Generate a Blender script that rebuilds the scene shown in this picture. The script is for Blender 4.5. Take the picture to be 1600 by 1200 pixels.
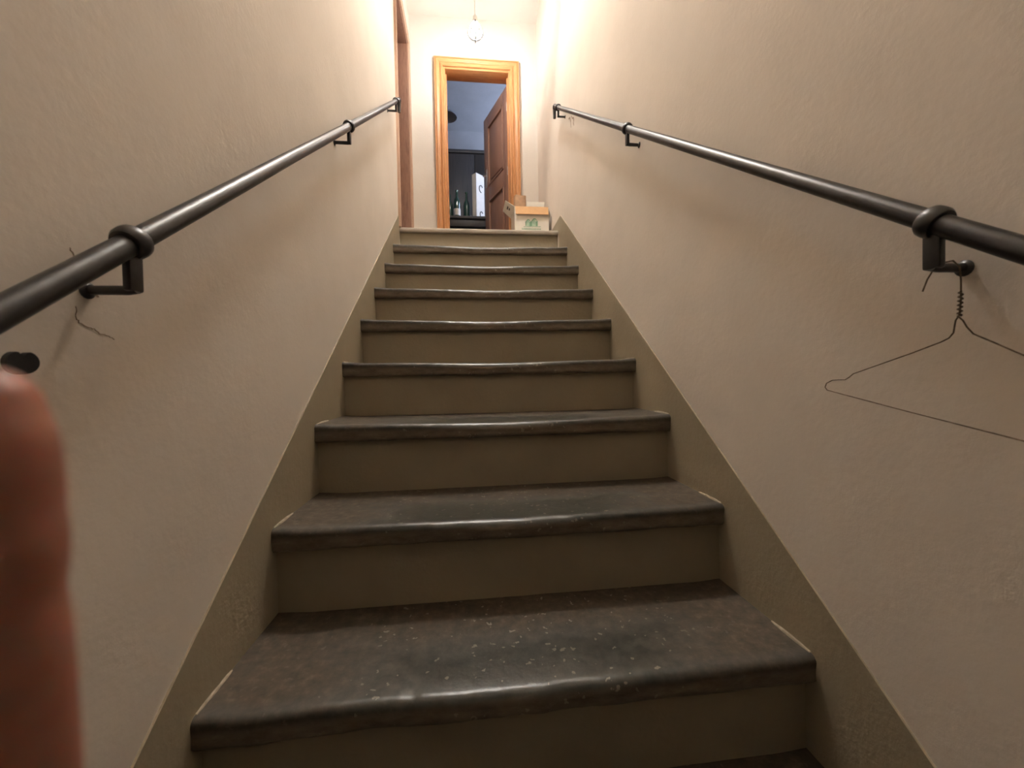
import bpy, bmesh, math, random
from mathutils import Vector, Matrix, noise

random.seed(7)
scn = bpy.context.scene
for o in list(bpy.data.objects):
    bpy.data.objects.remove(o)
COL = scn.collection
ZC = 0.97            # camera height above the cellar floor; geometry below is written relative to it

# ------------------------------------------------------------------ camera, world, exposure
cam_data = bpy.data.cameras.new('camera')
cam = bpy.data.objects.new('camera', cam_data)
COL.objects.link(cam)
scn.camera = cam
yaw, pitch, roll = math.radians(6.117), math.radians(-1.081), math.radians(-1.053)
fwd = Vector((math.sin(yaw)*math.cos(pitch), math.cos(yaw)*math.cos(pitch), math.sin(pitch)))
rgt = Vector((math.cos(yaw), -math.sin(yaw), 0))
upv = rgt.cross(fwd)
r2 = rgt*math.cos(roll) + upv*math.sin(roll)
u2 = upv*math.cos(roll) - rgt*math.sin(roll)
m = Matrix(((r2.x, u2.x, -fwd.x), (r2.y, u2.y, -fwd.y), (r2.z, u2.z, -fwd.z))).to_4x4()
m.translation = Vector((-0.102, 0.0, ZC))
cam.matrix_world = m
cam_data.sensor_width = 36
cam_data.lens = 612.17/1600*36
cam_data.clip_start = 0.01
cam_data.dof.use_dof = True
cam_data.dof.focus_distance = 1.25
cam_data.dof.aperture_fstop = 5.5

world = bpy.data.worlds.new('dusk')
scn.world = world
world.use_nodes = True
world.node_tree.nodes['Background'].inputs[0].default_value = (0.50, 0.62, 0.92, 1)
world.node_tree.nodes['Background'].inputs[1].default_value = 15.0  # bluish light for the added window, raised to stand in for lens veil

scn.view_settings.view_transform = 'Standard'
scn.view_settings.look = 'None'
scn.view_settings.gamma = 1
scn.view_settings.use_curve_mapping = False
scn.view_settings.exposure = 1.15
scn.cycles.diffuse_bounces = 8
scn.cycles.max_bounces = 12
BULB = 250.0
FILL_GLOBE = 102.0  # fill light from the added globe above the flight

# ------------------------------------------------------------------ materials
def new_mat(name):
    mt = bpy.data.materials.new(name)
    mt.use_nodes = True
    nt = mt.node_tree
    b = nt.nodes['Principled BSDF']
    return mt, nt, b

def N(nt, kind, **kw):
    n = nt.nodes.new(kind)
    for k, v in kw.items():
        setattr(n, k, v)
    return n

def L(nt, a, b):
    nt.links.new(a, b)

def c4(c):
    return (c[0], c[1], c[2], 1)

def tex(nt, scale, detail=4, rough=0.55, stretch=(1, 1, 1), kind='ShaderNodeTexNoise', out=0):
    co = N(nt, 'ShaderNodeTexCoord')
    mp = N(nt, 'ShaderNodeMapping')
    mp.inputs['Scale'].default_value = stretch
    L(nt, co.outputs['Object'], mp.inputs['Vector'])
    t = N(nt, kind)
    t.inputs['Scale'].default_value = scale
    if kind == 'ShaderNodeTexNoise':
        t.inputs['Detail'].default_value = detail
        t.inputs['Roughness'].default_value = rough
    L(nt, mp.outputs[0], t.inputs['Vector'])
    return t.outputs[out]

def ramp(nt, src, stops):
    r = N(nt, 'ShaderNodeValToRGB')
    e = r.color_ramp.elements
    while len(e) < len(stops):
        e.new(0.5)
    for i, (p, c) in enumerate(stops):
        e[i].position = p
        e[i].color = c4(c) if not isinstance(c, (int, float)) else (c, c, c, 1)
    L(nt, src, r.inputs[0])
    return r.outputs[0]

def mixc(nt, fac, a, b, mode='MIX'):
    mx = N(nt, 'ShaderNodeMix', data_type='RGBA', blend_type=mode)
    if isinstance(fac, (int, float)):
        mx.inputs[0].default_value = fac
    else:
        L(nt, fac, mx.inputs[0])
    for s, i in ((a, 6), (b, 7)):
        if isinstance(s, tuple):
            mx.inputs[i].default_value = c4(s)
        else:
            L(nt, s, mx.inputs[i])
    return mx.outputs[2]

def math_n(nt, op, a, b=None, clamp=False):
    n = N(nt, 'ShaderNodeMath', operation=op)
    n.use_clamp = clamp
    for i, s in enumerate((a, b)):
        if s is None:
            continue
        if isinstance(s, (int, float)):
            n.inputs[i].default_value = s
        else:
            L(nt, s, n.inputs[i])
    return n.outputs[0]

def bump(nt, bsdf, src, strength, dist=0.002):
    bp = N(nt, 'ShaderNodeBump')
    bp.inputs['Strength'].default_value = strength
    bp.inputs['Distance'].default_value = dist
    L(nt, src, bp.inputs['Height'])
    L(nt, bp.outputs[0], bsdf.inputs['Normal'])

def plaster(name, ca, cb, strength=0.6, rough=0.85, scale=1.0):
    mt, nt, b = new_mat(name)
    big = tex(nt, 2.3*scale, 5, 0.6)
    col = ramp(nt, big, [(0.3, ca), (0.7, cb)])
    L(nt, col, b.inputs['Base Color'])
    b.inputs['Roughness'].default_value = rough
    f1 = tex(nt, 75, 5, 0.6)
    f2 = tex(nt, 6, 4, 0.6)
    s = math_n(nt, 'ADD', f1, math_n(nt, 'MULTIPLY', f2, 2.5))
    bump(nt, b, s, strength, 0.004)
    return mt

def plain(name, col, rough=0.5, metal=0.0, var=0.15, nscale=30, bmp=0.0):
    mt, nt, b = new_mat(name)
    t = tex(nt, nscale, 4)
    lo = tuple(max(0, c*(1-var)) for c in col)
    hi = tuple(c*(1+var) for c in col)
    L(nt, ramp(nt, t, [(0.3, lo), (0.7, hi)]), b.inputs['Base Color'])
    b.inputs['Roughness'].default_value = rough
    b.inputs['Metallic'].default_value = metal
    if bmp:
        bump(nt, b, t, bmp, 0.002)
    return mt

def wood(name, ca, cb, stretch, rough=0.45, bmp=0.15):
    mt, nt, b = new_mat(name)
    t = tex(nt, 9, 6, 0.6, stretch)
    L(nt, ramp(nt, t, [(0.32, ca), (0.5, cb), (0.68, ca)]), b.inputs['Base Color'])
    b.inputs['Roughness'].default_value = rough
    bump(nt, b, t, bmp, 0.001)
    return mt

M = {}
M['plaster'] = plaster('wall_plaster', (0.63, 0.565, 0.492), (0.70, 0.633, 0.556), 0.22)
M['plaster_white'] = plaster('landing_plaster', (0.66, 0.62, 0.565), (0.72, 0.68, 0.625), 0.2)
M['cellar'] = plaster('cellar_plaster', (0.30, 0.26, 0.21), (0.38, 0.33, 0.27), 0.6)
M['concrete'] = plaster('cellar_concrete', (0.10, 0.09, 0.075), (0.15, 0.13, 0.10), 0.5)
M['landing'] = plaster('landing_cement', (0.34, 0.30, 0.25), (0.44, 0.39, 0.33), 0.4, 0.6)
M['skirt'] = plaster('skirting_paint', (0.285, 0.24, 0.165), (0.355, 0.30, 0.21), 0.35, 0.6)
M['riser'] = plaster('riser_paint', (0.255, 0.213, 0.145), (0.33, 0.277, 0.19), 0.4, 0.65)
M['mortar'] = plain('mortar', (0.36, 0.30, 0.22), 0.9, 0, 0.3, 60, 0.5)
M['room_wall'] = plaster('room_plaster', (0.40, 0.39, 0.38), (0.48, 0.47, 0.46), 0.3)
M['iron'] = plain('painted_iron', (0.015, 0.013, 0.0135), 0.37, 0.0, 0.5, 45, 0.25)
M['iron'].node_tree.nodes['Principled BSDF'].inputs['Specular IOR Level'].default_value = 0.6
M['wire'] = plain('wire', (0.16, 0.12, 0.085), 0.4, 0.8, 0.5, 120)
M['frame_v'] = wood('pine_upright', (0.42, 0.175, 0.062), (0.60, 0.29, 0.115), (9, 9, 0.6))
M['frame_h'] = wood('pine_across', (0.42, 0.175, 0.062), (0.60, 0.29, 0.115), (0.6, 9, 9))
M['casing_v'] = wood('pale_casing', (0.36, 0.22, 0.15), (0.46, 0.30, 0.21), (7, 7, 0.7), 0.5)
M['brown_v'] = wood('brown_lining', (0.20, 0.10, 0.066), (0.29, 0.155, 0.105), (7, 7, 0.7), 0.6)
M['leaf'] = wood('leaf_wood', (0.24, 0.125, 0.085), (0.33, 0.18, 0.125), (8, 8, 0.5), 0.4)
M['dark_wood'] = wood('dark_furniture', (0.02, 0.018, 0.018), (0.035, 0.03, 0.028), (8, 8, 0.5), 0.5)
M['steel'] = plain('lock_steel', (0.6, 0.58, 0.54), 0.35, 0.9, 0.1)
M['white_card'] = plain('white_card', (0.66, 0.62, 0.54), 0.75, 0, 0.06, 15)
M['kraft'] = plain('kraft_card', (0.52, 0.31, 0.15), 0.85, 0, 0.08, 25)
M['green_ink'] = plain('green_ink', (0.16, 0.30, 0.19), 0.7, 0, 0.15)
M['pale_green_ink'] = plain('pale_green_ink', (0.34, 0.47, 0.34), 0.7, 0, 0.2)
M['dark_ink'] = plain('dark_ink', (0.05, 0.05, 0.05), 0.7, 0, 0.1)
M['paper_bag'] = plain('paper_bag', (0.36, 0.22, 0.13), 0.85, 0, 0.15, 40, 0.3)
M['porcelain'] = plain('porcelain', (0.62, 0.60, 0.56), 0.3, 0, 0.05)
M['cable'] = plain('cable', (0.5, 0.46, 0.4), 0.5, 0, 0.05)
M['bottle'] = plain('green_glass', (0.02, 0.05, 0.035), 0.08, 0, 0.1)
M['black'] = plain('black_paint', (0.006, 0.005, 0.005), 0.6, 0, 0.2)
M['ring_metal'] = plain('ring_metal', (0.06, 0.055, 0.05), 0.6, 0, 0.1)
M['enamel'] = plain('enamel', (0.22, 0.22, 0.24), 0.3, 0, 0.1)

# bulb glass: it gives off the light of the place
mt, nt, b = new_mat('lit_bulb')
b.inputs['Base Color'].default_value = (1, 1, 1, 1)
b.inputs['Emission Color'].default_value = (1.0, 0.985, 0.96, 1)
b.inputs['Emission Strength'].default_value = BULB
M['bulb'] = mt
mt, nt, b = new_mat('fill_opal')  # glow of the added fill globe
b.inputs['Base Color'].default_value = (0.9, 0.88, 0.82, 1)
b.inputs['Emission Color'].default_value = (1.0, 0.985, 0.96, 1)
b.inputs['Emission Strength'].default_value = FILL_GLOBE
M['opal'] = mt

# window glass
mt, nt, b = new_mat('window_glass')
b.inputs['Transmission Weight'].default_value = 1
b.inputs['Roughness'].default_value = 0
b.inputs['IOR'].default_value = 1.02
M['glass'] = mt

# skin
mt, nt, b = new_mat('skin')
t = tex(nt, 90, 5, 0.6)
L(nt, ramp(nt, t, [(0.3, (0.27, 0.105, 0.07)), (0.7, (0.36, 0.155, 0.105))]), b.inputs['Base Color'])
b.inputs['Roughness'].default_value = 0.5
b.inputs['Subsurface Weight'].default_value = 0.5
b.inputs['Subsurface Radius'].default_value = (1.0, 0.25, 0.12)
b.inputs['Subsurface Scale'].default_value = 0.006
bump(nt, b, t, 0.2, 0.0005)
M['skin'] = mt
M['nail'] = plain('nail', (0.55, 0.30, 0.24), 0.3, 0, 0.05)

# worn dark stone of the treads: polished and speckled where feet step, dusty at the ends and at the back
mt, nt, b = new_mat('worn_stone')
co = N(nt, 'ShaderNodeTexCoord')
sp = N(nt, 'ShaderNodeSeparateXYZ')
L(nt, co.outputs['Object'], sp.inputs[0])
ax = math_n(nt, 'ABSOLUTE', sp.outputs[0])
n1 = tex(nt, 5, 5, 0.65)
n2 = tex(nt, 40, 5, 0.65)
jit = math_n(nt, 'MULTIPLY', math_n(nt, 'SUBTRACT', n1, 0.5), 0.35)
mr = N(nt, 'ShaderNodeMapRange'); mr.interpolation_type = 'SMOOTHSTEP'
mr.inputs[1].default_value = 0.20; mr.inputs[2].default_value = 0.46
L(nt, math_n(nt, 'ADD', ax, jit), mr.inputs[0])
my = N(nt, 'ShaderNodeMapRange'); my.interpolation_type = 'SMOOTHSTEP'
my.inputs[1].default_value = 0.09; my.inputs[2].default_value = 0.22
L(nt, math_n(nt, 'ADD', sp.outputs[1], math_n(nt, 'MULTIPLY', jit, 0.3)), my.inputs[0])
mz = N(nt, 'ShaderNodeMapRange'); mz.interpolation_type = 'SMOOTHSTEP'
mz.inputs[1].default_value = -0.012; mz.inputs[2].default_value = -0.03
L(nt, sp.outputs[2], mz.inputs[0])
me_ = N(nt, 'ShaderNodeMapRange'); me_.interpolation_type = 'SMOOTHSTEP'      # rubbed edge of the nosing
me_.inputs[1].default_value = 0.012; me_.inputs[2].default_value = 0.045
me_.inputs[3].default_value = 0.6; me_.inputs[4].default_value = 1.0
L(nt, sp.outputs[1], me_.inputs[0])
dust = math_n(nt, 'MULTIPLY', math_n(nt, 'MAXIMUM', mr.outputs[0], my.outputs[0]), me_.outputs[0])
dust = math_n(nt, 'MAXIMUM', dust, mz.outputs[0])
stone = ramp(nt, n2, [(0.35, (0.030, 0.030, 0.025)), (0.6, (0.056, 0.054, 0.044))])
dustc = ramp(nt, n2, [(0.3, (0.036, 0.026, 0.016)), (0.55, (0.068, 0.050, 0.031)), (0.75, (0.12, 0.09, 0.058))])
base = mixc(nt, dust, stone, dustc)
frontc = ramp(nt, tex(nt, 14, 6, 0.7, (1, 1, 3)), [(0.3, (0.085, 0.065, 0.044)), (0.55, (0.15, 0.118, 0.082)), (0.75, (0.20, 0.16, 0.115))])
base = mixc(nt, mz.outputs[0], base, frontc)
wv = tex(nt, 4, 3, 0.6)
vor = N(nt, 'ShaderNodeTexVoronoi'); vor.inputs['Scale'].default_value = 60
wobble = N(nt, 'ShaderNodeVectorMath', operation='ADD')
nz = N(nt, 'ShaderNodeTexNoise'); nz.inputs['Scale'].default_value = 60
sc_ = N(nt, 'ShaderNodeVectorMath', operation='SCALE'); sc_.inputs['Scale'].default_value = 0.03
L(nt, co.outputs['Object'], nz.inputs['Vector']); L(nt, nz.outputs['Color'], sc_.inputs[0])
L(nt, co.outputs['Object'], wobble.inputs[0]); L(nt, sc_.outputs[0], wobble.inputs[1])
L(nt, wobble.outputs[0], vor.inputs['Vector'])
speck = math_n(nt, 'LESS_THAN', vor.outputs['Distance'], 0.23)
sel = math_n(nt, 'GREATER_THAN', vor.outputs['Color'], 0.66)
speck = math_n(nt, 'MULTIPLY', math_n(nt, 'MULTIPLY', speck, sel), math_n(nt, 'SUBTRACT', 0.7, math_n(nt, 'MULTIPLY', mr.outputs[0], 0.6)))
base = mixc(nt, speck, base, (0.27, 0.235, 0.185))
L(nt, base, b.inputs['Base Color'])
rg = N(nt, 'ShaderNodeMapRange')
rg.inputs[3].default_value = 0.29; rg.inputs[4].default_value = 0.75
L(nt, dust, rg.inputs[0]); L(nt, rg.outputs[0], b.inputs['Roughness'])
bump(nt, b, math_n(nt, 'ADD', n2, math_n(nt, 'MULTIPLY', speck, -0.6)), 0.35, 0.003)
M['stone'] = mt

# ------------------------------------------------------------------ mesh helpers
def box(bm, x0, x1, y0, y1, z0, z1, bev=0.0, seg=2):
    vs = [bm.verts.new((x, y, z)) for x in (x0, x1) for y in (y0, y1) for z in (z0, z1)]
    f = [(0, 1, 3, 2), (4, 6, 7, 5), (0, 4, 5, 1), (2, 3, 7, 6), (0, 2, 6, 4), (1, 5, 7, 3)]
    fs = [bm.faces.new([vs[i] for i in q]) for q in f]
    if bev:
        es = list({e for q in fs for e in q.edges})
        bmesh.ops.bevel(bm, geom=es, offset=bev, segments=seg, affect='EDGES', profile=0.5)
    return vs

def prism(bm, pts, a0, a1, axis='x'):
    """polygon pts extruded along an axis: 'x' -> pts are (y,z); 'y' -> (x,z); 'z' -> (x,y)"""
    def P(p, a):
        return (a, p[0], p[1]) if axis == 'x' else (p[0], a, p[1]) if axis == 'y' else (p[0], p[1], a)
    A = [bm.verts.new(P(p, a0)) for p in pts]
    B = [bm.verts.new(P(p, a1)) for p in pts]
    n = len(pts)
    bm.faces.new(A); bm.faces.new(B[::-1])
    for i in range(n):
        j = (i+1) % n
        bm.faces.new([A[j], A[i], B[i], B[j]])

def tube(bm, pts, rad, seg=12, cap=True, squash=None):
    pts = [Vector(p) for p in pts]
    rads = rad if isinstance(rad, (list, tuple)) else [rad]*len(pts)
    rings = []
    prev = None
    for i, p in enumerate(pts):
        if i == 0: d = pts[1]-pts[0]
        elif i == len(pts)-1: d = pts[-1]-pts[-2]
        else: d = (pts[i+1]-p).normalized() + (p-pts[i-1]).normalized()
        d.normalize()
        if prev is None:
            a = Vector((0, 0, 1)) if abs(d.z) < 0.9 else Vector((1, 0, 0))
            s = d.cross(a).normalized()
        else:
            s = (prev - d*prev.dot(d)).normalized()
        prev = s
        t = d.cross(s)
        rings.append([bm.verts.new(p + (s*math.cos(k*2*math.pi/seg) + t*math.sin(k*2*math.pi/seg))*rads[i]) for k in range(seg)])
    for a, b_ in zip(rings, rings[1:]):
        for k in range(seg):
            bm.faces.new([a[k], a[(k+1) % seg], b_[(k+1) % seg], b_[k]])
    if cap:
        bm.faces.new(rings[0][::-1]); bm.faces.new(rings[-1])

def lathe(bm, prof, centre, seg=24, axis=Vector((0, 0, 1))):
    """prof = [(radius, height)], revolved about axis through centre"""
    axis = Vector(axis).normalized()
    a = Vector((1, 0, 0)) if abs(axis.x) < 0.9 else Vector((0, 1, 0))
    s = axis.cross(a).normalized(); t = axis.cross(s)
    c = Vector(centre)
    rings = []
    for r, h in prof:
        if r < 1e-6:
            rings.append([bm.verts.new(c+axis*h)])
        else:
            rings.append([bm.verts.new(c+axis*h+(s*math.cos(k*2*math.pi/seg)+t*math.sin(k*2*math.pi/seg))*r) for k in range(seg)])
    for A, B in zip(rings, rings[1:]):
        for k in range(seg):
            j = (k+1) % seg
            if len(A) == 1 and len(B) == 1: continue
            if len(A) == 1: bm.faces.new([A[0], B[j], B[k]])
            elif len(B) == 1: bm.faces.new([A[k], A[j], B[0]])
            else: bm.faces.new([A[k], A[j], B[j], B[k]])

BASE = {}
def props(o, label=None, cat=None, group=None, kind=None):
    if label: o['label'] = label
    if cat: o['category'] = cat
    if group: o['group'] = group
    if kind: o['kind'] = kind

def thing(name, base, label, cat, group=None, kind=None):
    o = bpy.data.objects.new(name, None)
    o.empty_display_size = 0.1
    COL.objects.link(o)
    o.location = (base[0], base[1], base[2]+ZC)
    BASE[o] = Vector(base)
    props(o, label, cat, group, kind)
    return o

def mesh(name, bm, mat, parent=None, origin=None, smooth=True, angle=35, label=None, cat=None, group=None, kind=None):
    """links the bmesh (written in stair coordinates) as one mesh object with its own origin"""
    bmesh.ops.recalc_face_normals(bm, faces=bm.faces)
    if origin is None:
        origin = BASE[parent] if parent else (0, 0, 0)
    og = Vector(origin)
    bmesh.ops.translate(bm, verts=bm.verts, vec=-og)
    me = bpy.data.meshes.new(name)
    bm.to_mesh(me); bm.free()
    me.materials.append(M[mat] if isinstance(mat, str) else mat)
    if smooth:
        for p in me.polygons: p.use_smooth = True
        me.set_sharp_from_angle(angle=math.radians(angle))
    o = bpy.data.objects.new(name, me)
    COL.objects.link(o)
    BASE[o] = og
    if parent:
        o.parent = parent
        o.location = og - BASE[parent]
    else:
        o.location = og + Vector((0, 0, ZC))
    props(o, label, cat, group, kind)
    return o

def nb():
    return bmesh.new()

# ------------------------------------------------------------------ dimensions
XL, XR = -0.575, 0.563            # plaster faces of the stair walls
YS = [0.415, 0.688, 0.963, 1.236, 1.506, 1.772, 2.037, 2.301, 2.565, 2.829]   # nosings
ZS = [-0.765, -0.5615, -0.352, -0.139, 0.061, 0.260, 0.459, 0.657, 0.855, 1.061]
FL = -ZC                          # cellar floor
LAND = ZS[-1]
YB = 3.606                        # landing end wall
CE = 3.23                         # landing ceiling
SH = 3.62                         # unseen shaft ceiling; its down-stand beam is added to block globe light

# ------------------------------------------------------------------ setting
bm = nb(); box(bm, -1.6, 1.6, -2.3, 3.74, FL-0.1, FL)
mesh('floor', bm, 'concrete', kind='structure', label='rough concrete cellar floor at the foot of the stairs')
bm = nb(); box(bm, XL-0.3, XR+0.3, 2.885, 3.74, LAND-0.09, LAND)
mesh('floor', bm, 'landing', kind='structure', label='cement floor of the landing above the stairs')

# left wall with the door opening of the landing
DY0, DY1, DZ = 2.86, 3.45, 2.845   # opening: y range and top
bm = nb()
prism(bm, [(-2.3, FL), (3.74, FL), (3.74, SH+0.15), (DY1, SH+0.15), (DY1, LAND), (DY0, LAND), (DY0, SH+0.15), (-2.3, SH+0.15)], XL-0.2, XL)
box(bm, XL-0.2, XL, DY0, DY1, DZ, SH+0.15)
wl = mesh('wall_left', bm, 'plaster', kind='structure', smooth=False, label='cream plaster stair wall with a cracked patch by the rail bracket')
bm = nb()
prism(bm, [(-2.3, FL), (3.74, FL), (3.74, SH+0.15), (-2.3, SH+0.15)], XR, XR+0.2)
wr = mesh('wall_right', bm, 'plaster', kind='structure', smooth=False, label='cream plaster stair wall behind the wire hanger')

# end wall of the landing with the framed doorway
OX0, OX1, OZ = -0.292, 0.325, 2.792
bm = nb()
prism(bm, [(XL-0.2, FL), (XR+0.2, FL), (XR+0.2, SH+0.15), (OX1, SH+0.15), (OX1, LAND), (OX0, LAND), (OX0, SH+0.15), (XL-0.2, SH+0.15)], YB, YB+0.13, 'y')
box(bm, OX0, OX1, YB, YB+0.13, OZ, SH+0.15)
mesh('wall_back', bm, 'plaster_white', kind='structure', smooth=False, label='pale plaster end wall of the landing around the wooden doorway')
# ceilings, with an unseen beam added to shade the landing from the globe
bm = nb(); prism(bm, [(-2.3, 1.25), (-0.25, 1.25), (-0.25, SH), (2.45, SH), (2.45, 2.78), (2.6, 2.78), (2.6, CE), (3.74, CE), (3.74, SH+0.15), (-0.4, SH+0.15), (-0.4, 1.40), (-2.3, 1.40)], XL-0.1, XR+0.1)
mesh('ceiling', bm, 'plaster_white', kind='structure', smooth=False, label='pale plaster ceiling over the stairs and landing')
bm = nb(); box(bm, -1.6, 1.6, -2.4, -2.3, FL, 1.4)
mesh('wall_front', bm, 'cellar', kind='structure', smooth=False, label='dim plaster wall closing the cellar passage')

# cracks and a patch of damp on the left wall
def strip_on_wall(pts, wid, name, mat, parent, x=XL, t=0.0005):
    b_ = nb()
    top, bot = [], []
    n = len(pts)
    for i, (y, z) in enumerate(pts):
        w = wid*(0.35+0.65*math.sin(math.pi*(i+0.4)/(n-0.2)))*(0.7+0.6*random.random())
        a = pts[max(i-1, 0)]; c = pts[min(i+1, n-1)]
        d = Vector((c[0]-a[0], c[1]-a[1])).normalized()
        nrm = Vector((-d.y, d.x))
        top.append((y+nrm.x*w, z+nrm.y*w)); bot.append((y-nrm.x*w, z-nrm.y*w))
    prism(b_, top+bot[::-1], x-0.002, x+t)
    return mesh(name, b_, mat, parent, smooth=False)
M['crack'] = plain('crack_dirt', (0.30, 0.225, 0.165), 0.95, 0, 0.3, 90)
def jag(pts, sub=4, amp=0.0016):
    out = []
    for a, c in zip(pts, pts[1:]):
        for k in range(sub):
            f = k/sub
            out.append((a[0]+(c[0]-a[0])*f+random.uniform(-amp, amp), a[1]+(c[1]-a[1])*f+random.uniform(-amp, amp)))
    out.append(pts[-1])
    return out
strip_on_wall(jag([(0.530, 0.096), (0.531, 0.082), (0.535, 0.074), (0.551, 0.071), (0.559, 0.066), (0.569, 0.064), (0.580, 0.059)]), 0.0006, 'plaster_crack', 'crack', wl)
strip_on_wall(jag([(0.552, 0.122), (0.556, 0.117), (0.560, 0.112)], 3), 0.0013, 'plaster_crack', 'crack', wl)
strip_on_wall(jag([(0.563, 0.123), (0.568, 0.119), (0.572, 0.121)], 3), 0.0011, 'plaster_crack', 'crack', wl)
strip_on_wall(jag([(0.525, 0.164), (0.528, 0.158), (0.531, 0.153)], 3), 0.0009, 'plaster_crack', 'crack', wl)
strip_on_wall(jag([(2.50, 1.655), (2.45, 1.62), (2.44, 1.56)], 3, 0.006), 0.005, 'plaster_crack', 'crack', wr, XR+0.001)
strip_on_wall(jag([(2.43, 1.62), (2.38, 1.58), (2.37, 1.53)], 3, 0.006), 0.005, 'plaster_crack', 'crack', wr, XR+0.001)

# painted skirting that climbs with the steps
def zskirt(y):                    # its upper edge
    return -0.268 + (y-0.896)*0.769
def skirt_poly(y_hi, peak_z, flat_to):
    up = [(-0.02, zskirt(-0.02)), (y_hi, peak_z)]
    if flat_to:
        up += [(flat_to, peak_z), (flat_to, LAND-0.01)]
    up += [(y_hi+0.06, LAND-0.01)] if flat_to else []
    up += [(y_hi+0.06 if flat_to else y_hi, FL), (-0.02, FL)]
    return up
bm = nb(); prism(bm, skirt_poly(2.812, zskirt(2.80)-0.06, None), XL-0.004, XL+0.004)
mesh('baseboard_left', bm, 'skirt', kind='structure', smooth=False, label='olive brown painted skirting climbing the wall beside the brown door')
bm = nb(); prism(bm, skirt_poly(2.745, 1.137, 3.606), XR-0.004, XR+0.004)
mesh('baseboard_right', bm, 'skirt', kind='structure', smooth=False, label='olive brown painted skirting climbing the wall below the wire hanger')

# ------------------------------------------------------------------ staircase
stair = thing('staircase', (0, 0.415, FL), 'straight flight of worn dark stone steps with olive painted risers', 'staircase', kind='structure')
X0, X1 = XL+0.004, XR-0.004
def nz3(x, y, z):
    return noise.noise(Vector((x, y, z)))
for i in range(len(YS)-1):
    y0, z0 = YS[i], ZS[i]
    th = 0.052
    depth = YS[i+1]-y0+0.045
    bm = nb()
    rows = []
    nx = 90
    for k in range(nx+1):
        x = X0+(X1-X0)*k/nx
        wear = math.exp(-((x-0.02*math.sin(i*2.3))/0.27)**2)
        edge = 0.0045*nz3(x*5, i*3.1, 0)+0.0028*nz3(x*22, i*5.7, 1)+0.0012*nz3(x*70, i*2.9, 4)
        endround = 0.0
        if i == 8: edge *= 1.3
        r = 0.013+0.010*wear
        chip = 0.0
        if i == 1:
            chip = 0.006*math.exp(-((x+0.215)/0.007)**2)+0.003*math.exp(-((x+0.16)/0.05)**2)*max(0, nz3(x*60, 2, 2))
        lip = 0.004*max(0, (abs(x)-0.50)/0.06)     # mortar fillet lifts the ends a little
        prof = []
        for fy in (1.0, 0.75, 0.5, 0.3, 0.2, 0.13):
            yy = depth*fy
            prof.append((yy, -0.0065*wear*max(0, 1-fy*1.1)+lip+0.0012*nz3(x*18, yy*18, i)))
        zc = -0.0065*wear+lip
        for a in (90, 72, 54, 36, 18, 0):
            t = math.radians(a)
            prof.append((edge+r-r*math.cos(t)+chip*math.sin(t)*0.8, zc-r+r*math.sin(t)-chip*0.7*math.sin(t)))
        for f_ in (0.3, 0.55, 0.8):
            zz = -r-(th-r)*f_
            prof.append((edge+0.0035*nz3(x*30, zz*30, i*4.0)+0.001, zz+0.001*nz3(x*14, i, 3)))
        prof.append((edge+0.007, -th+0.003*nz3(x*9, i*7, 9)))
        prof.append((0.06, -th))
        rows.append([bm.verts.new((x, y0+py, z0+pz)) for py, pz in prof])
    for a, c in zip(rows, rows[1:]):
        for j in range(len(a)-1):
            bm.faces.new([a[j], a[j+1], c[j+1], c[j]])
    bm.faces.new(rows[0]); bm.faces.new(rows[-1][::-1])
    tr = mesh('tread', bm, 'stone', stair, origin=(0, y0, z0), angle=70)
    for s in (-1, 1):             # pale mortar fillet where the slab meets the skirting
        bm = nb()
        xs = X0 if s < 0 else X1
        pts = []
        for q in range(9):
            f_ = q/8
            pts.append((xs-s*0.001, y0+0.012+0.10*f_, z0+0.004+0.001*nz3(q*3.1, i, s)))
        tube(bm, pts, [0.0045*(1-0.5*abs(q/4-1)**2)+0.001*nz3(q*7.7, i, s) for q in range(9)], 8)
        mesh('mortar_fillet', bm, 'mortar', tr, origin=(xs, y0, z0))
for i in range(len(YS)):
    zlo = FL if i == 0 else ZS[i-1]
    bm = nb()
    box(bm, X0-0.002, X1+0.002, YS[i]+0.024, YS[i]+0.055, zlo-0.045 if i else zlo, ZS[i]-(0.048 if i < 9 else 0.028))
    mesh('riser', bm, 'riser', stair, origin=(0, YS[i], zlo), smooth=False)
bm = nb()
rows = []
for k in range(61):
    x = X0+(X1-X0)*k/60
    e = 0.002*nz3(x*12, 4, 4)
    r = 0.008
    prof = [(0.09, 0.0), (0.05, 0)] + [(e+r-r*math.cos(math.radians(a)), -r+r*math.sin(math.radians(a))) for a in (90, 60, 30, 0)] + [(e+0.001, -0.022), (e+0.005, -0.03), (0.09, -0.03)]
    rows.append([bm.verts.new((x, YS[9]+p, LAND+q)) for p, q in prof])
for a, c in zip(rows, rows[1:]):
    for j in range(len(a)-1):
        bm.faces.new([a[j], a[j+1], c[j+1], c[j]])
bm.faces.new(rows[0]); bm.faces.new(rows[-1][::-1])
mesh('landing_nosing', bm, 'landing', stair, origin=(0, YS[9], LAND), angle=50)

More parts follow.
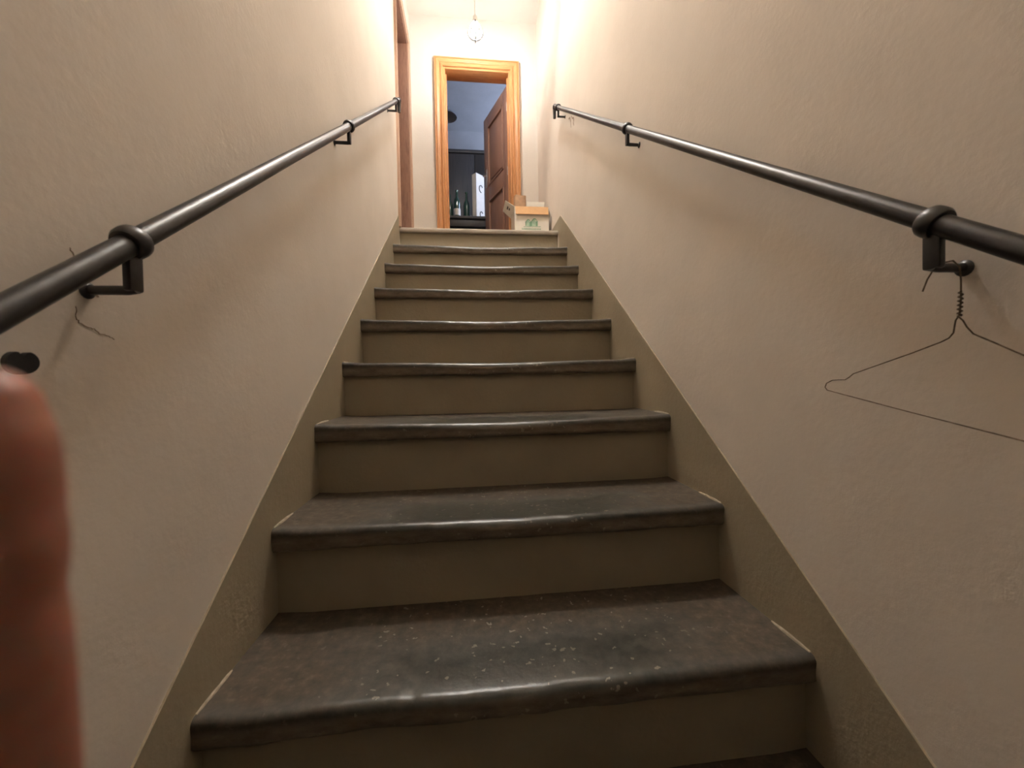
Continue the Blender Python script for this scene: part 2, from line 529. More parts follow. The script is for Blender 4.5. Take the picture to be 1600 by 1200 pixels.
# ------------------------------------------------------------------ doors
CAS = [(0.0, 0.0), (0.0, 0.014), (0.006, 0.020), (0.018, 0.020), (0.023, 0.013), (0.030, 0.011), (0.036, 0.017), (0.050, 0.022), (0.058, 0.024), (0.064, 0.020), (0.066, 0.026), (0.074, 0.027), (0.077, 0.022), (0.077, 0.0)]
def casing(parent, a0, a1, zb, zt, to_xyz, mats, scale=1.0):
    pts = [(a*scale, t) for a, t in CAS]
    def seg(name, ends, mat):
        b_ = nb()
        A = [b_.verts.new(to_xyz(*ends[0](o, t))) for o, t in pts]
        B = [b_.verts.new(to_xyz(*ends[1](o, t))) for o, t in pts]
        n = len(pts)
        for i in range(n):
            j = (i+1) % n
            b_.faces.new([A[i], A[j], B[j], B[i]])
        b_.faces.new(A); b_.faces.new(B[::-1])
        mesh(name, b_, mat, parent, angle=25)
    seg('casing_upright', (lambda o, t: (a0-o, zb, t), lambda o, t: (a0-o, zt+o, t)), mats[0])
    seg('casing_head', (lambda o, t: (a0-o, zt+o, t), lambda o, t: (a1+o, zt+o, t)), mats[1])
    seg('casing_upright', (lambda o, t: (a1+o, zb, t), lambda o, t: (a1+o, zt+o, t)), mats[0])

# doorway at the end of the landing
d2 = thing('door_2', ((OX0+OX1)/2, YB, LAND), 'open orange pine doorway with a panelled leaf under the lit bulb', 'doorway', kind='structure')
J = 0.022
casing(d2, OX0+0.004, OX1-0.004, LAND, OZ-0.004, lambda a, z, t: (a, YB-t, z), ('frame_v', 'frame_h'))
for (n_, a) in (('jamb', (OX0, OX0+J)), ('jamb', (OX1-J, OX1))):
    bm = nb(); box(bm, a[0], a[1], YB-0.004, YB+0.14, LAND, OZ, 0.002)
    mesh(n_, bm, 'frame_v', d2)
bm = nb(); box(bm, OX0+J, OX1-J, YB-0.004, YB+0.14, OZ-J, OZ, 0.002)
mesh('head_lining', bm, 'frame_h', d2)
for a in ((OX0+J, OX0+J+0.012), (OX1-J-0.012, OX1-J)):
    bm = nb(); box(bm, a[0], a[1], YB+0.06, YB+0.09, LAND, OZ-J)
    mesh('door_stop', bm, 'frame_v', d2)
# leaf, hinged on the right, swung into the room
hinge = Vector((OX1-J-0.002, YB+0.142, 0)); ang = math.radians(70)
ldir = Vector((-math.cos(ang), math.sin(ang), 0)); lnor = Vector((-math.sin(ang), -math.cos(ang), 0))   # faces the landing side
LW, LT, LZ0, LZ1 = 0.585, 0.04, LAND+0.012, OZ-J-0.004
def leafp(u, t, z):
    v = hinge+ldir*u+lnor*t
    return (v.x, v.y, z)
def leafbox(u0, u1, t0, t1, z0, z1, bev=0.002):
    b_ = nb()
    vs = box(b_, u0, u1, t0, t1, z0, z1, bev)
    for v in b_.verts:
        v.co = Vector(leafp(v.co.x, v.co.y, v.co.z))
    return b_
leaf = mesh('leaf', leafbox(0, LW, -LT, -0.012, LZ0, LZ1), 'leaf', d2)
rails = [(LZ0, LZ0+0.20), (LZ0+0.80, LZ0+0.95), (LZ1-0.12, LZ1)]
for s0, s1 in ((0, 0.105), (LW-0.105, LW)):
    mesh('stile', leafbox(s0, s1, -0.012, 0.0, LZ0, LZ1), 'leaf', leaf)
for z0, z1 in rails:
    mesh('rail', leafbox(0.105, LW-0.105, -0.012, 0.0, z0, z1), 'leaf', leaf)
for (z0, z1) in ((rails[0][1], rails[1][0]), (rails[1][1], rails[2][0])):
    u0, u1 = 0.105, LW-0.105
    b_ = nb()
    for q in ((u0, u0+0.022, z0, z1), (u1-0.022, u1, z0, z1), (u0, u1, z0, z0+0.022), (u0, u1, z1-0.022, z1)):
        c_ = leafbox(q[0], q[1], -0.013, 0.007, q[2], q[3], 0.005)
        tmp = bpy.data.meshes.new('tmp'); c_.to_mesh(tmp); c_.free(); b_.from_mesh(tmp); bpy.data.meshes.remove(tmp)
    mesh('panel_moulding', b_, 'leaf', leaf)
    mesh('panel', leafbox(u0+0.05, u1-0.05, -0.012, -0.004, z0+0.05, z1-0.05, 0.004), 'leaf', leaf)
mesh('lock_plate', leafbox(LW, LW+0.003, -0.034, -0.010, LAND+0.98, LAND+1.17, 0.001), 'steel', leaf)
b_ = leafbox(LW-0.075, LW-0.045, 0.0, 0.004, LAND+0.97, LAND+1.16, 0.001)
mesh('handle_plate', b_, 'steel', leaf)
b_ = nb(); tube(b_, [leafp(LW-0.06, 0.0, LAND+1.08), leafp(LW-0.06, 0.035, LAND+1.08), leafp(LW-0.065, 0.042, LAND+1.08), leafp(LW-0.16, 0.042, LAND+1.075)], 0.007, 10)
mesh('handle', b_, 'steel', leaf)
for hz_ in (0.25, 0.9, 1.5):
    b_ = nb(); tube(b_, [leafp(-0.002, 0.004, LAND+hz_-0.04), leafp(-0.002, 0.004, LAND+hz_+0.04)], 0.006, 8)
    mesh('hinge', b_, 'steel', leaf)

# brown doorway in the left wall of the landing
d1 = thing('door_1', (XL, (DY0+DY1)/2, LAND), 'deep brown wooden doorway in the wall at the top of the stairs', 'doorway', kind='structure')
casing(d1, DY0+0.004, DY1-0.004, LAND, DZ-0.004, lambda a, z, t: (XL+t*0.7, a, z), ('casing_v', 'casing_v'), 0.62)
for a in ((DY0, DY0+J), (DY1-J, DY1)):
    bm = nb(); box(bm, XL-0.2, XL+0.003, a[0], a[1], LAND, DZ, 0.002)
    mesh('jamb', bm, 'brown_v', d1)
bm = nb(); box(bm, XL-0.2, XL+0.003, DY0+J, DY1-J, DZ-J, DZ, 0.002); mesh('head_lining', bm, 'brown_v', d1)
bm = nb(); box(bm, XL-0.24, XL-0.20, DY0+0.005, DY1-0.005, LAND, DZ, 0.002)
lf = mesh('leaf', bm, 'brown_v', d1)
for (z0, z1) in ((LAND+0.18, LAND+0.75), (LAND+0.9, DZ-0.16)):
    bm = nb(); box(bm, XL-0.202, XL-0.192, DY0+0.12, DY1-0.12, z0, z1, 0.004); mesh('panel', bm, 'brown_v', lf)

# ------------------------------------------------------------------ handrails
def handrail(name, X, wallX, slope, yz, ytop, ys, label, side):
    """side: +1 when the wall lies at larger X"""
    y1, z1 = yz
    zr = lambda y: z1+slope*(y-y1)
    t = thing(name, (wallX, ys[0], zr(ys[0])), label, 'handrail', 'iron handrails on the stair walls')
    R_ = 0.0135
    bm = nb()
    pts = []
    ylow = -0.55
    n = 40
    for k in range(n+1):
        y = ylow+(ytop-ylow)*k/n
        pts.append((X+0.0012*nz3(y*3, side, 0), y, zr(y)+0.0015*nz3(y*2.5, side, 5)))
    tube(bm, pts, R_, 18)
    mesh('rail', bm, 'iron', t)
    bm = nb()
    d = Vector((0, 1, slope)).normalized()
    e = Vector((X, ytop, zr(ytop)))
    pts = [e-d*0.004, e+d*0.012, e+d*0.02+Vector((0, 0.004, -0.006)), e+d*0.022+Vector((0, 0.006, -0.02)), e+d*0.02+Vector((0, 0.008, -0.075))]
    tube(bm, pts, [0.015, 0.0155, 0.0145, 0.012, 0.010], 14)
    mesh('turned_down_end', bm, 'iron', t)
    for y in ys:
        z = zr(y); c = Vector((X, y, z))
        br = mesh('bracket', bracket_bm(c, d, wallX, side), 'iron', t, origin=c)
        bm = nb()
        lathe(bm, [(R_-0.001, -0.011), (R_+0.0045, -0.0105), (R_+0.007, -0.006), (R_+0.0075, 0.0), (R_+0.007, 0.006), (R_+0.0045, 0.0105), (R_-0.001, 0.011)], c, 22, d)
        mesh('collar', bm, 'iron', br, origin=c)
        bm = nb()
        lathe(bm, [(0.0, 0.004), (0.007, 0.004), (0.009, 0.002), (0.011, 0.001), (0.011, -0.003)], (wallX, y, z-0.06), 16, (-side, 0, 0))
        mesh('wall_flange', bm, 'iron', br, origin=c)
    return t
def bracket_bm(c, d, wallX, side):
    b_ = nb()
    # flat tab dropping from the collar, then a round arm into the wall
    x, y, z = c
    w, h = 0.0105, 0.0055
    box(b_, x-h, x+h, y-w, y+w, z-0.062, z-0.010, 0.003)
    tube(b_, [(x-side*0.004, y, z-0.058), (x+side*0.006, y, z-0.060), (wallX-side*0.002, y, z-0.060)], [0.0065, 0.0062, 0.0058], 12)
    return b_
handrail('handrail', -0.522, XL, 0.781, (0.534, 0.169), 2.605, [0.545, 1.50, 2.515], 'dark iron handrail with three brackets ending beside the brown doorway', -1)
handrail('handrail', 0.516, XR, 0.7475, (0.457, 0.191), 2.665, [0.462, 1.46, 2.58], 'dark iron handrail with a wire hanger on its bracket', 1)

# ------------------------------------------------------------------ wire coat hanger on the bracket arm
hx_ = 0.537
by = 0.462; bz = 0.191+0.7475*(by-0.457)-0.060
hg = thing('coat_hanger', (hx_, by, bz-0.15), 'thin rusty wire coat hanger hanging from the iron rail bracket', 'coat hanger')
rw = 0.00095
bm = nb()
hook = [(hx_-0.004, by+0.026, bz-0.026), (hx_-0.003, by+0.021, bz-0.010), (hx_-0.002, by+0.013, bz+0.004), (hx_, by+0.004, bz+0.0085), (hx_, by-0.006, bz+0.008), (hx_, by-0.013, bz-0.002), (hx_, by-0.0145, bz-0.02), (hx_, by-0.0145, bz-0.045), (hx_, by-0.013, bz-0.066)]
tube(bm, hook, rw*1.1, 8)
mesh('hook', bm, 'wire', hg)
bm = nb()
tw = []
for k in range(49):
    a = k/48*2*math.pi*6
    tw.append((hx_+0.0022*math.cos(a), by-0.0145+0.0022*math.sin(a)+0.0015*k/48, bz-0.034-0.032*k/48))
tube(bm, tw, rw, 6)
mesh('twisted_neck', bm, 'wire', hg)
ny, nz_ = by-0.0135, bz-0.067
body = [(ny, nz_+0.003), (ny+0.006, nz_-0.004), (ny+0.0085, nz_-0.012), (ny+0.0105, nz_-0.020), (ny+0.016, nz_-0.0265), (ny+0.025, nz_-0.031), (ny+0.06, nz_-0.044), (ny+0.147, nz_-0.0735), (ny+0.153, nz_-0.0795), (ny+0.158, nz_-0.0835), (ny+0.168, nz_-0.0835), (ny+0.178, nz_-0.0845), (ny+0.188, nz_-0.090), (ny+0.190, nz_-0.097), (ny+0.186, nz_-0.102), (ny+0.14, nz_-0.112), (ny+0.05, nz_-0.131), (ny-0.06, nz_-0.153), (ny-0.18, nz_-0.178), (ny-0.188, nz_-0.176), (ny-0.192, nz_-0.168), (ny-0.188, nz_-0.160), (ny-0.178, nz_-0.152), (ny-0.168, nz_-0.146), (ny-0.12, nz_-0.100), (ny-0.07, nz_-0.062), (ny-0.022, nz_-0.030), (ny-0.014, nz_-0.024), (ny-0.009, nz_-0.015), (ny-0.006, nz_-0.006), (ny-0.001, nz_+0.001)]
bm = nb()
tube(bm, [(hx_+0.006*math.sin(i*0.35), y, z) for i, (y, z) in enumerate(body)], rw, 8)
mesh('shoulder_wire', bm, 'wire', hg)

# dark notched iron peg in the left wall, under the rail
bm = nb()
pts = []
for k in range(40):
    a = 2*math.pi*k/40
    r = 1.0-0.55*math.exp(-((math.atan2(math.sin(a-math.pi/2), math.cos(a-math.pi/2)))/0.26)**2)
    pts.append((0.466+0.0155*r*math.cos(a), 0.0245+0.0125*r*math.sin(a)))
prism(bm, pts, XL-0.01, XL+0.006)
mesh('wall_peg', bm, 'black', origin=(XL, 0.466, 0.0245), label='small black notched iron peg sticking out of the plaster', cat='peg')

# ------------------------------------------------------------------ bare bulb hanging before the doorway
lx, ly, lz = -0.004, 3.15, 2.715
lamp = thing('pendant_lamp', (lx, ly, CE), 'lit bare bulb hanging in a wire guard before the pine doorway', 'lamp')
bm = nb(); lathe(bm, [(0.0, -0.022), (0.02, -0.021), (0.034, -0.014), (0.038, 0.0), (0.038, 0.004)], (lx, ly, CE), 24)
mesh('ceiling_rose', bm, 'porcelain', lamp)
bm = nb(); tube(bm, [(lx, ly, CE), (lx, ly, lz+0.13)], 0.0035, 8)
mesh('cord', bm, 'porcelain', lamp)
bm = nb(); lathe(bm, [(0.0, 0.135), (0.010, 0.135), (0.017, 0.125), (0.020, 0.10), (0.022, 0.075), (0.018, 0.072), (0.0, 0.072)], (lx, ly, lz), 24)
mesh('holder', bm, 'porcelain', lamp)
bm = nb(); lathe(bm, [(0.013, 0.075), (0.014, 0.065), (0.020, 0.05), (0.027, 0.032), (0.029, 0.018), (0.026, 0.003), (0.017, -0.009), (0.0, -0.014)], (lx, ly, lz), 20)
mesh('bulb', bm, 'bulb', lamp)
for rr_, drop in ((0.058, 0.066), (0.026, 0.036)):   # bent wires of the guard under the bulb
    for q in (0, 90):
        if rr_ < 0.03 and q: continue
        bm = nb()
        cq, sq = math.cos(math.radians(q)), math.sin(math.radians(q))
        oy = -0.036 if rr_ < 0.03 else 0.0
        pts = [(lx+cq*rr_*math.cos(math.radians(a)), ly+oy+sq*rr_*math.cos(math.radians(a)), lz+0.006+drop*math.sin(math.radians(a))) for a in range(180, 361, 15)]
        if rr_ > 0.03:
            pts = [(lx-cq*0.021, ly-sq*0.021, lz+0.085), (lx-cq*0.040, ly-sq*0.040, lz+0.06)]+pts+[(lx+cq*0.040, ly+sq*0.040, lz+0.06), (lx+cq*0.021, ly+sq*0.021, lz+0.085)]
        tube(bm, pts, 0.0045, 8)
        mesh('guard_wire', bm, 'ring_metal', lamp)

# unseen opal globe added over the flight to brighten the lower steps
gy = 2.05; gz = SH; gc = 3.40
cl = thing('added_fill_lamp', (0, gy, gz), 'unseen lit opal globe added over the steps as fill light', 'lamp')
bm = nb(); lathe(bm, [(0.0, -0.03), (0.045, -0.03), (0.05, -0.02), (0.05, 0.06), (0.0, 0.06)], (0, gy, gz), 24); mesh('ceiling_rose', bm, 'porcelain', cl)
bm = nb(); tube(bm, [(0, gy, gz), (0, gy, gc+0.11)], 0.008, 10); mesh('stem', bm, 'porcelain', cl)
bm = nb(); lathe(bm, [(0.0, 0.05), (0.03, 0.05), (0.045, 0.0), (0.045, -0.02), (0.0, -0.02)], (0, gy, gc+0.115), 24); mesh('gallery', bm, 'porcelain', cl)
bm = nb(); lathe(bm, [(0.12*math.sin(math.radians(a)), -0.12*math.cos(math.radians(a))) for a in range(0, 166, 11)], (0, gy, gc), 24); mesh('globe', bm, 'opal', cl)

# ------------------------------------------------------------------ cardboard box on the landing
bx0, bx1, by0, by1, bz0, bz1 = 0.268, 0.535, 3.03, 3.28, LAND, LAND+0.255
cb = thing('cardboard_box', ((bx0+bx1)/2, (by0+by1)/2, LAND), 'open white cardboard box with green house print on the landing', 'box')
T = 0.004
bm = nb()
box(bm, bx0, bx1, by0, by1, bz0, bz0+T)
box(bm, bx0, bx1, by0, by0+T, bz0+T, bz1); box(bm, bx0, bx1, by1-T, by1, bz0+T, bz1)
box(bm, bx0, bx0+T, by0+T, by1-T, bz0+T, bz1); box(bm, bx1-T, bx1, by0+T, by1-T, bz0+T, bz1)
body_o = mesh('body', bm, 'white_card', cb, smooth=False)
def quadslab(name, q, th, mat, parent):
    b_ = nb()
    q = [Vector(p) for p in q]
    n = (q[1]-q[0]).cross(q[2]-q[0]).normalized()*th
    A = [b_.verts.new(p) for p in q]; B = [b_.verts.new(p+n) for p in q]
    b_.faces.new(A); b_.faces.new(B[::-1])
    for i in range(4):
        j = (i+1) % 4
        b_.faces.new([A[j], A[i], B[i], B[j]])
    return mesh(name, b_, mat, parent, smooth=False)
quadslab('front_flap', [(bx0+0.004, by0-0.001, bz1), (bx1-0.004, by0-0.001, bz1), (bx1-0.006, by0-0.020, bz1-0.066), (bx0+0.006, by0-0.020, bz1-0.066)], 0.003, 'kraft', cb)
lfp = quadslab('side_flap', [(bx0, by0+0.005, bz1), (bx0, by1-0.005, bz1), (bx0-0.07, by1-0.01, bz1+0.06), (bx0-0.07, by0+0.01, bz1+0.045)], 0.003, 'white_card', cb)
quadslab('side_flap', [(bx1, by0+0.005, bz1), (bx1, by1-0.005, bz1), (bx1+0.020, by1-0.01, bz1-0.06), (bx1+0.020, by0+0.01, bz1-0.062)], 0.003, 'white_card', cb)
quadslab('back_flap', [(bx0+0.098, by1, bz1), (bx1-0.002, by1, bz1), (bx1+0.025, by1+0.03, bz1+0.160), (bx0+0.098, by1+0.03, bz1+0.160)], 0.003, 'white_card', cb)
# printed emblem: two green house shapes over a strip of lettering too small to read
def ink(pts, mat, y=by0-0.0006, th=0.0008):
    b_ = nb(); prism(b_, pts, y, y+th, 'y'); mesh('print', b_, mat, cb, smooth=False)
ex, ez = (bx0+bx1)/2-0.005, bz0+0.105
def house(cx, w, h, ho):
    ink([(cx-w*0.72, ez), (cx+w*0.45, ez), (cx+w*0.45, ez+h*0.7), (cx+w*0.2, ez+h*0.88), (cx-w*0.15, ez+h*0.88), (cx-w*0.72, ez+h*0.62)], 'pale_green_ink')
    ink([(cx-w, ez), (cx-w*0.72, ez), (cx-w*0.72, ez+h*0.62), (cx-w, ez+h*0.62)], 'green_ink')
    ink([(cx+w*0.45, ez), (cx+w, ez), (cx+w, ez+h*0.62), (cx+w*0.45, ez+h*0.62)], 'green_ink')
    ink([(cx-w*1.1, ez+h*0.58), (cx-w*0.2, ez+h), (cx+w*0.35, ez+h), (cx+w*1.08, ez+h*0.58), (cx+w*1.0, ez+h*0.52), (cx+w*0.3, ez+h*0.88), (cx-w*0.15, ez+h*0.88), (cx-w*1.0, ez+h*0.5)], 'green_ink')
house(ex-0.024, 0.022, 0.052, 0)
house(ex+0.024, 0.026, 0.060, 0)
ink([(ex-0.06, ez-0.004), (ex+0.075, ez-0.002), (ex+0.075, ez-0.006), (ex-0.06, ez-0.008)], 'green_ink')
xx = ex-0.075
while xx < ex+0.07:
    w = random.uniform(0.004, 0.009)
    ink([(xx, ez-0.028), (xx+w, ez-0.028), (xx+w*0.9, ez-0.016), (xx+w*0.2, ez-0.017)], 'green_ink')
    xx += w+0.003
# marks on the raised side flap
for f0, f1, g in ((0.25, 0.55, 0.55), (0.3, 0.5, 0.35)):
    A = Vector((bx0, by0+0.03, bz1)); U = Vector((0, 0.19, 0)); V = Vector((-0.07, 0, 0.05))
    o_ = Vector((-0.0006, 0, -0.0010))
    quadslab('print', [A+U*f0+V*g+o_, A+U*f1+V*g+o_, A+U*f1+V*(g+0.12)+o_, A+U*f0+V*(g+0.12)+o_], 0.0005, 'dark_ink', cb)
# crumpled brown paper bag in the box
pb = nb()
rings = []
for k in range(7):
    f = k/6
    z = bz0+0.01+0.372*f
    ring = []
    for j in range(16):
        a = 2*math.pi*j/16
        sx = 0.05*(1+0.12*nz3(math.cos(a)*2, math.sin(a)*2, f*4)); sy = 0.045
        ring.append(pb.verts.new((bx0+0.058+sx*math.copysign(abs(math.cos(a))**0.5, math.cos(a)), by0+0.13+sy*math.copysign(abs(math.sin(a))**0.5, math.sin(a))+0.006*nz3(a, f*5, 2), z+(0.012*nz3(a*1.3, 3, 1) if k == 6 else 0))))
    rings.append(ring)
for a, c in zip(rings, rings[1:]):
    for j in range(16):
        pb.faces.new([a[j], a[(j+1) % 16], c[(j+1) % 16], c[j]])
pb.faces.new(rings[0][::-1])
top_in = [pb.verts.new(v.co+Vector((0, 0, -0.06))+(Vector((bx0+0.058, by0+0.13, v.co.z))-v.co)*0.06) for v in rings[-1]]
for j in range(16):
    pb.faces.new([rings[-1][j], rings[-1][(j+1) % 16], top_in[(j+1) % 16], top_in[j]])
pb.faces.new(top_in)
mesh('paper_bag', pb, 'paper_bag', origin=(bx0+0.058, by0+0.13, bz0+0.01), label='crumpled brown paper bag standing inside the white cardboard box', cat='bag')

# ------------------------------------------------------------------ dark room beyond the doorway
RX0, RX1, RY, RC = -1.55, 1.5, 5.22, 3.22
Y2 = YB+0.13
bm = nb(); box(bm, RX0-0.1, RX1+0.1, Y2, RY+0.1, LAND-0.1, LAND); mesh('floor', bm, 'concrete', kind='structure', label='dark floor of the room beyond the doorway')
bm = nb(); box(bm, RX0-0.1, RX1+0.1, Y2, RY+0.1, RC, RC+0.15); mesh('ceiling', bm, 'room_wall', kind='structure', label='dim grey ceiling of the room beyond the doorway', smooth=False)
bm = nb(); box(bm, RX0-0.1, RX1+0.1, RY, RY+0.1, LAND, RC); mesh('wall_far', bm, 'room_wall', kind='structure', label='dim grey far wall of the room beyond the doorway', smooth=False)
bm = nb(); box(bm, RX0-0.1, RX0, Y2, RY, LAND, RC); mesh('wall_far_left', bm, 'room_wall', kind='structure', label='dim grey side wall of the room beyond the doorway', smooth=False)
WY0, WY1, WZ0, WZ1 = 4.2, 4.95, LAND+1.0, LAND+1.95  # opening of the unseen window, added to light the far room
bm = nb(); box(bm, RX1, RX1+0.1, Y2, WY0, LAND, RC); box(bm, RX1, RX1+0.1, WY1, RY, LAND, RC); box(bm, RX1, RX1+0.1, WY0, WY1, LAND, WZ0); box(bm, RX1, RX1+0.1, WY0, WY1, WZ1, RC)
mesh('wall_far_right', bm, 'room_wall', kind='structure', label='dim grey wall with the added window, hidden behind the open door leaf', smooth=False)
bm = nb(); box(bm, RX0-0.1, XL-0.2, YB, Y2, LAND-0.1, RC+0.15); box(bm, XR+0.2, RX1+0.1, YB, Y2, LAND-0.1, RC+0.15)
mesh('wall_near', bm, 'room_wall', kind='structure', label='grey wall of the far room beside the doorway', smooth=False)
w1 = thing('added_window', (RX1, (WY0+WY1)/2, WZ0), 'unseen window added to light the room beyond the doorway', 'window', kind='structure')
F = 0.045
for q in ((WY0, WY0+F, WZ0, WZ1), (WY1-F, WY1, WZ0, WZ1), (WY0+F, WY1-F, WZ0, WZ0+F), (WY0+F, WY1-F, WZ1-F, WZ1), ((WY0+WY1)/2-0.02, (WY0+WY1)/2+0.02, WZ0+F, WZ1-F)):
    bm = nb(); box(bm, RX1+0.03, RX1+0.07, *q, 0.003); mesh('window_frame', bm, 'white_card', w1)
pl = bpy.data.lights.new('window_portal', 'AREA'); pl.shape = 'RECTANGLE'; pl.size = WY1-WY0; pl.size_y = WZ1-WZ0
pl.cycles.is_portal = True
po = bpy.data.objects.new('window_portal', pl); COL.objects.link(po)
po.location = (RX1+0.09, (WY0+WY1)/2, (WZ0+WZ1)/2+ZC); po.rotation_euler = (math.radians(90), 0, math.radians(90))

# dark wardrobe on the far wall
wd = thing('wardrobe', (-0.55, RY-0.3, LAND), 'dark wardrobe against the far wall beyond the doorway', 'wardrobe')
bm = nb(); box(bm, -1.2, 0.62, RY-0.45, RY-0.01, LAND, LAND+1.62, 0.004); mesh('body', bm, 'dark_wood', wd)
bm = nb(); box(bm, -1.22, 0.64, RY-0.47, RY-0.005, LAND+1.62, LAND+1.66, 0.006); mesh('cornice', bm, 'dark_wood', wd)
for k in range(3):
    x0 = -1.19+k*0.6
    bm = nb(); box(bm, x0, x0+0.59, RY-0.472, RY-0.45, LAND+0.08, LAND+1.6, 0.004); dd = mesh('door', bm, 'dark_wood', wd)
    bm = nb(); lathe(bm, [(0, 0.03), (0.012, 0.026), (0.014, 0.018), (0.006, 0.012), (0.006, 0.0)], (x0+0.54, RY-0.472, LAND+0.85), 12, (0, -1, 0)); mesh('knob', bm, 'steel', dd)
# table
tz = 1.775
tb = thing('table', (-0.15, 4.5, LAND), 'dark wooden table with cartons and bottles beyond the doorway', 'table')
bm = nb(); box(bm, -0.55, 0.20, 4.36, 4.72, tz-0.03, tz, 0.004); mesh('table_top', bm, 'dark_wood', tb)
for x in (-0.52, 0.17):
    for y in (4.39, 4.69):
        bm = nb(); box(bm, x-0.022, x+0.022, y-0.022, y+0.022, LAND, tz-0.03, 0.003); mesh('leg', bm, 'dark_wood', tb)
for q in ((-0.5, 0.15, 4.38, 4.40), (-0.5, 0.15, 4.68, 4.70)):
    bm = nb(); box(bm, *q, tz-0.11, tz-0.03, 0.002); mesh('apron', bm, 'dark_wood', tb)
# tall white carton leaning on nothing, standing on the table
ct = thing('carton', (0.06, 4.5, tz), 'tall white carton with dark round prints on the table', 'carton')
bm = nb()
prism(bm, [(0.012, 4.45), (0.105, 4.53), (0.060, 4.585), (-0.033, 4.505)], tz, tz+0.52, 'z')
mesh('body', bm, 'white_card', ct, smooth=False)
for zz, rr in ((tz+0.36, 0.026), (tz+0.07, 0.022)):
    a = Vector((0.012, 4.45)); d_ = (Vector((0.105, 4.53))-a).normalized(); n_ = Vector((d_.y, -d_.x))
    cxy = a+d_*0.072+n_*0.0008
    bm = nb(); tube(bm, [(cxy.x+d_.x*rr*math.cos(q), cxy.y+d_.y*rr*math.cos(q), zz+rr*1.5*math.sin(q)) for q in [math.radians(30+q_*25) for q_ in range(11)]], 0.005, 6)
    mesh('print', bm, 'dark_ink', ct)
def bottle(x, y, h, label, lab):
    t = thing('bottle', (x, y, tz), label, 'bottle', 'bottles on the table in the dark room')
    b_ = nb(); r = 0.036
    lathe(b_, [(0, 0), (r, 0.002), (r, h*0.55), (r*0.85, h*0.64), (0.014, h*0.74), (0.013, h*0.95), (0.016, h*0.96), (0.016, h), (0, h)], (x, y, tz), 20)
    mesh('glass', b_, 'bottle', t)
    if lab:
        b_ = nb(); lathe(b_, [(r+0.0008, h*0.06), (r+0.0008, h*0.30)], (x, y, tz), 20); mesh('paper_label', b_, 'white_card', t)
bottle(-0.205, 4.42, 0.30, 'dark green glass bottle with a white paper label', True)
bottle(-0.285, 4.47, 0.27, 'dark green glass bottle without a label at the table edge', False)
bottle(-0.10, 4.55, 0.34, 'tall dark green bottle between the labelled bottle and carton', False)
bm = nb(); tube(bm, [(-0.36, 4.40, tz+0.004), (-0.350, 4.43, tz+0.10), (-0.335, 4.50, tz+0.26)], 0.005, 8)
mesh('stick', bm, 'white_card', origin=(-0.36, 4.40, tz), label='thin pale stick leaning among the bottles on the table', cat='stick')
# unlit pendant in the room
pd = thing('pendant_lamp', (-0.29, 4.4, RC), 'unlit grey enamel pendant lamp under the dim ceiling', 'lamp')
bm = nb(); tube(bm, [(-0.29, 4.4, RC), (-0.29, 4.4, 2.96)], 0.004, 8); mesh('cord', bm, 'cable', pd)
bm = nb(); lathe(bm, [(0.012, 0.12), (0.02, 0.11), (0.024, 0.07), (0.06, 0.05), (0.10, 0.01), (0.104, 0.0), (0.098, 0.004), (0.055, 0.042), (0.0, 0.055)], (-0.29, 4.4, 2.86), 28); mesh('shade', bm, 'enamel', pd)

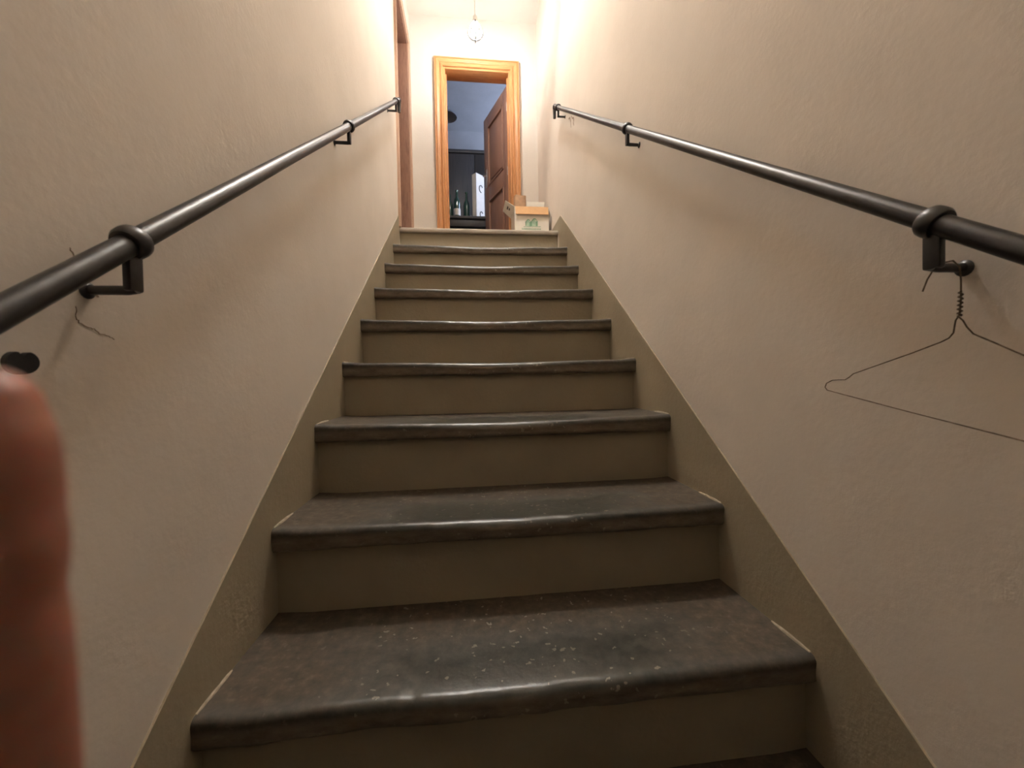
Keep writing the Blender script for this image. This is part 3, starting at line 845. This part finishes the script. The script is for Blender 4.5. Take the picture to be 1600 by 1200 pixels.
# ------------------------------------------------------------------ the photographer's hand with one raised finger beside the lens
def hand():
    t = thing('person_hand', (-0.185, 0.075, -0.18), 'out of focus reddish hand with one finger raised before the plaster wall', 'hand')
    def chain(b_, pts, rads, seg=20, rings=6):
        P, Rr = [], []
        for i in range(len(pts)-1):
            for k in range(rings):
                f = k/rings
                P.append(Vector(pts[i]).lerp(Vector(pts[i+1]), f)); Rr.append(rads[i]*(1-f)+rads[i+1]*f)
        P.append(Vector(pts[-1])); Rr.append(rads[-1])
        for _ in range(3):
            P = [P[0]]+[(P[i-1]+P[i]*2+P[i+1])/4 for i in range(1, len(P)-1)]+[P[-1]]
            Rr = [Rr[0]]+[(Rr[i-1]+Rr[i]*2+Rr[i+1])/4 for i in range(1, len(Rr)-1)]+[Rr[-1]]
        e = P[-1]; d = (P[-1]-P[-2]).normalized(); r = Rr[-1]
        for a in (25, 50, 70, 84):
            P.append(e+d*r*math.sin(math.radians(a))); Rr.append(r*math.cos(math.radians(a)))
        tube(b_, P, Rr, seg)
    b_ = nb()
    fx, fy = -0.1782, 0.0690
    # raised index finger: fingertip, two joint creases, thicker base
    chain(b_, [(fx-0.007, fy+0.004, -0.092), (fx-0.004, fy+0.002, -0.066), (fx-0.0025, fy+0.001, -0.046), (fx-0.002, fy, -0.036), (fx-0.002, fy, -0.0335), (fx-0.0015, fy, -0.031), (fx-0.001, fy, -0.0235), (fx-0.001, fy, -0.0205), (fx-0.001, fy, -0.018), (fx, fy, -0.008), (fx, fy+0.0005, -0.004)],
          [0.0122, 0.0116, 0.0108, 0.0106, 0.0100, 0.0105, 0.0104, 0.0098, 0.0101, 0.0090, 0.0074])
    # palm and wrist
    chain(b_, [(fx-0.060, fy-0.05, -0.27), (fx-0.052, fy-0.03, -0.20), (fx-0.040, fy-0.012, -0.155), (fx-0.034, fy-0.002, -0.115), (fx-0.032, fy, -0.100)], [0.027, 0.026, 0.034, 0.034, 0.026])
    # three folded fingers and the thumb
    for k, (ox, ln) in enumerate(((-0.028, 0.030), (-0.048, 0.028), (-0.067, 0.023))):
        x = fx+ox
        chain(b_, [(x, fy-0.006, -0.125), (x, fy-0.002, -0.108), (x, fy+0.006+ln*0.4, -0.102), (x, fy+0.006+ln, -0.115), (x, fy+ln, -0.135), (x+0.002, fy+0.008, -0.140)], [0.0105, 0.0105, 0.0098, 0.0092, 0.0085, 0.0075], 14)
    chain(b_, [(fx-0.030, fy+0.000, -0.175), (fx-0.010, fy+0.012, -0.160), (fx-0.008, fy+0.024, -0.145), (fx-0.022, fy+0.034, -0.135)], [0.015, 0.0125, 0.0105, 0.009], 16)
    # forearm going back and down
    chain(b_, [(fx-0.12, fy-0.33, -0.47), (fx-0.10, fy-0.22, -0.40), (fx-0.075, fy-0.10, -0.315), (fx-0.060, fy-0.05, -0.265)], [0.040, 0.038, 0.030, 0.026])
    o = mesh('hand_body', b_, 'skin', t, angle=180)
    rm = o.modifiers.new('join', 'REMESH'); rm.mode = 'VOXEL'; rm.voxel_size = 0.0016; rm.use_smooth_shade = True
    sm = o.modifiers.new('soften', 'SMOOTH'); sm.iterations = 4; sm.factor = 0.5
    n_ = nb()
    lathe(n_, [(0.0, 0.0012), (0.0035, 0.0008), (0.0055, -0.0002), (0.006, -0.0012)], (0, 0, 0), 16, (0, 1, 0))
    for v in n_.verts:
        a_ = Vector((-0.74, 0.68, 0)); t_ = Vector((0.68, 0.74, 0))
        v.co = Vector((fx, fy, -0.008))+a_*(0.0082+v.co.y)+t_*v.co.x*0.95+Vector((0, 0, v.co.z*1.2))
    mesh('nail', n_, 'nail', t)
hand()
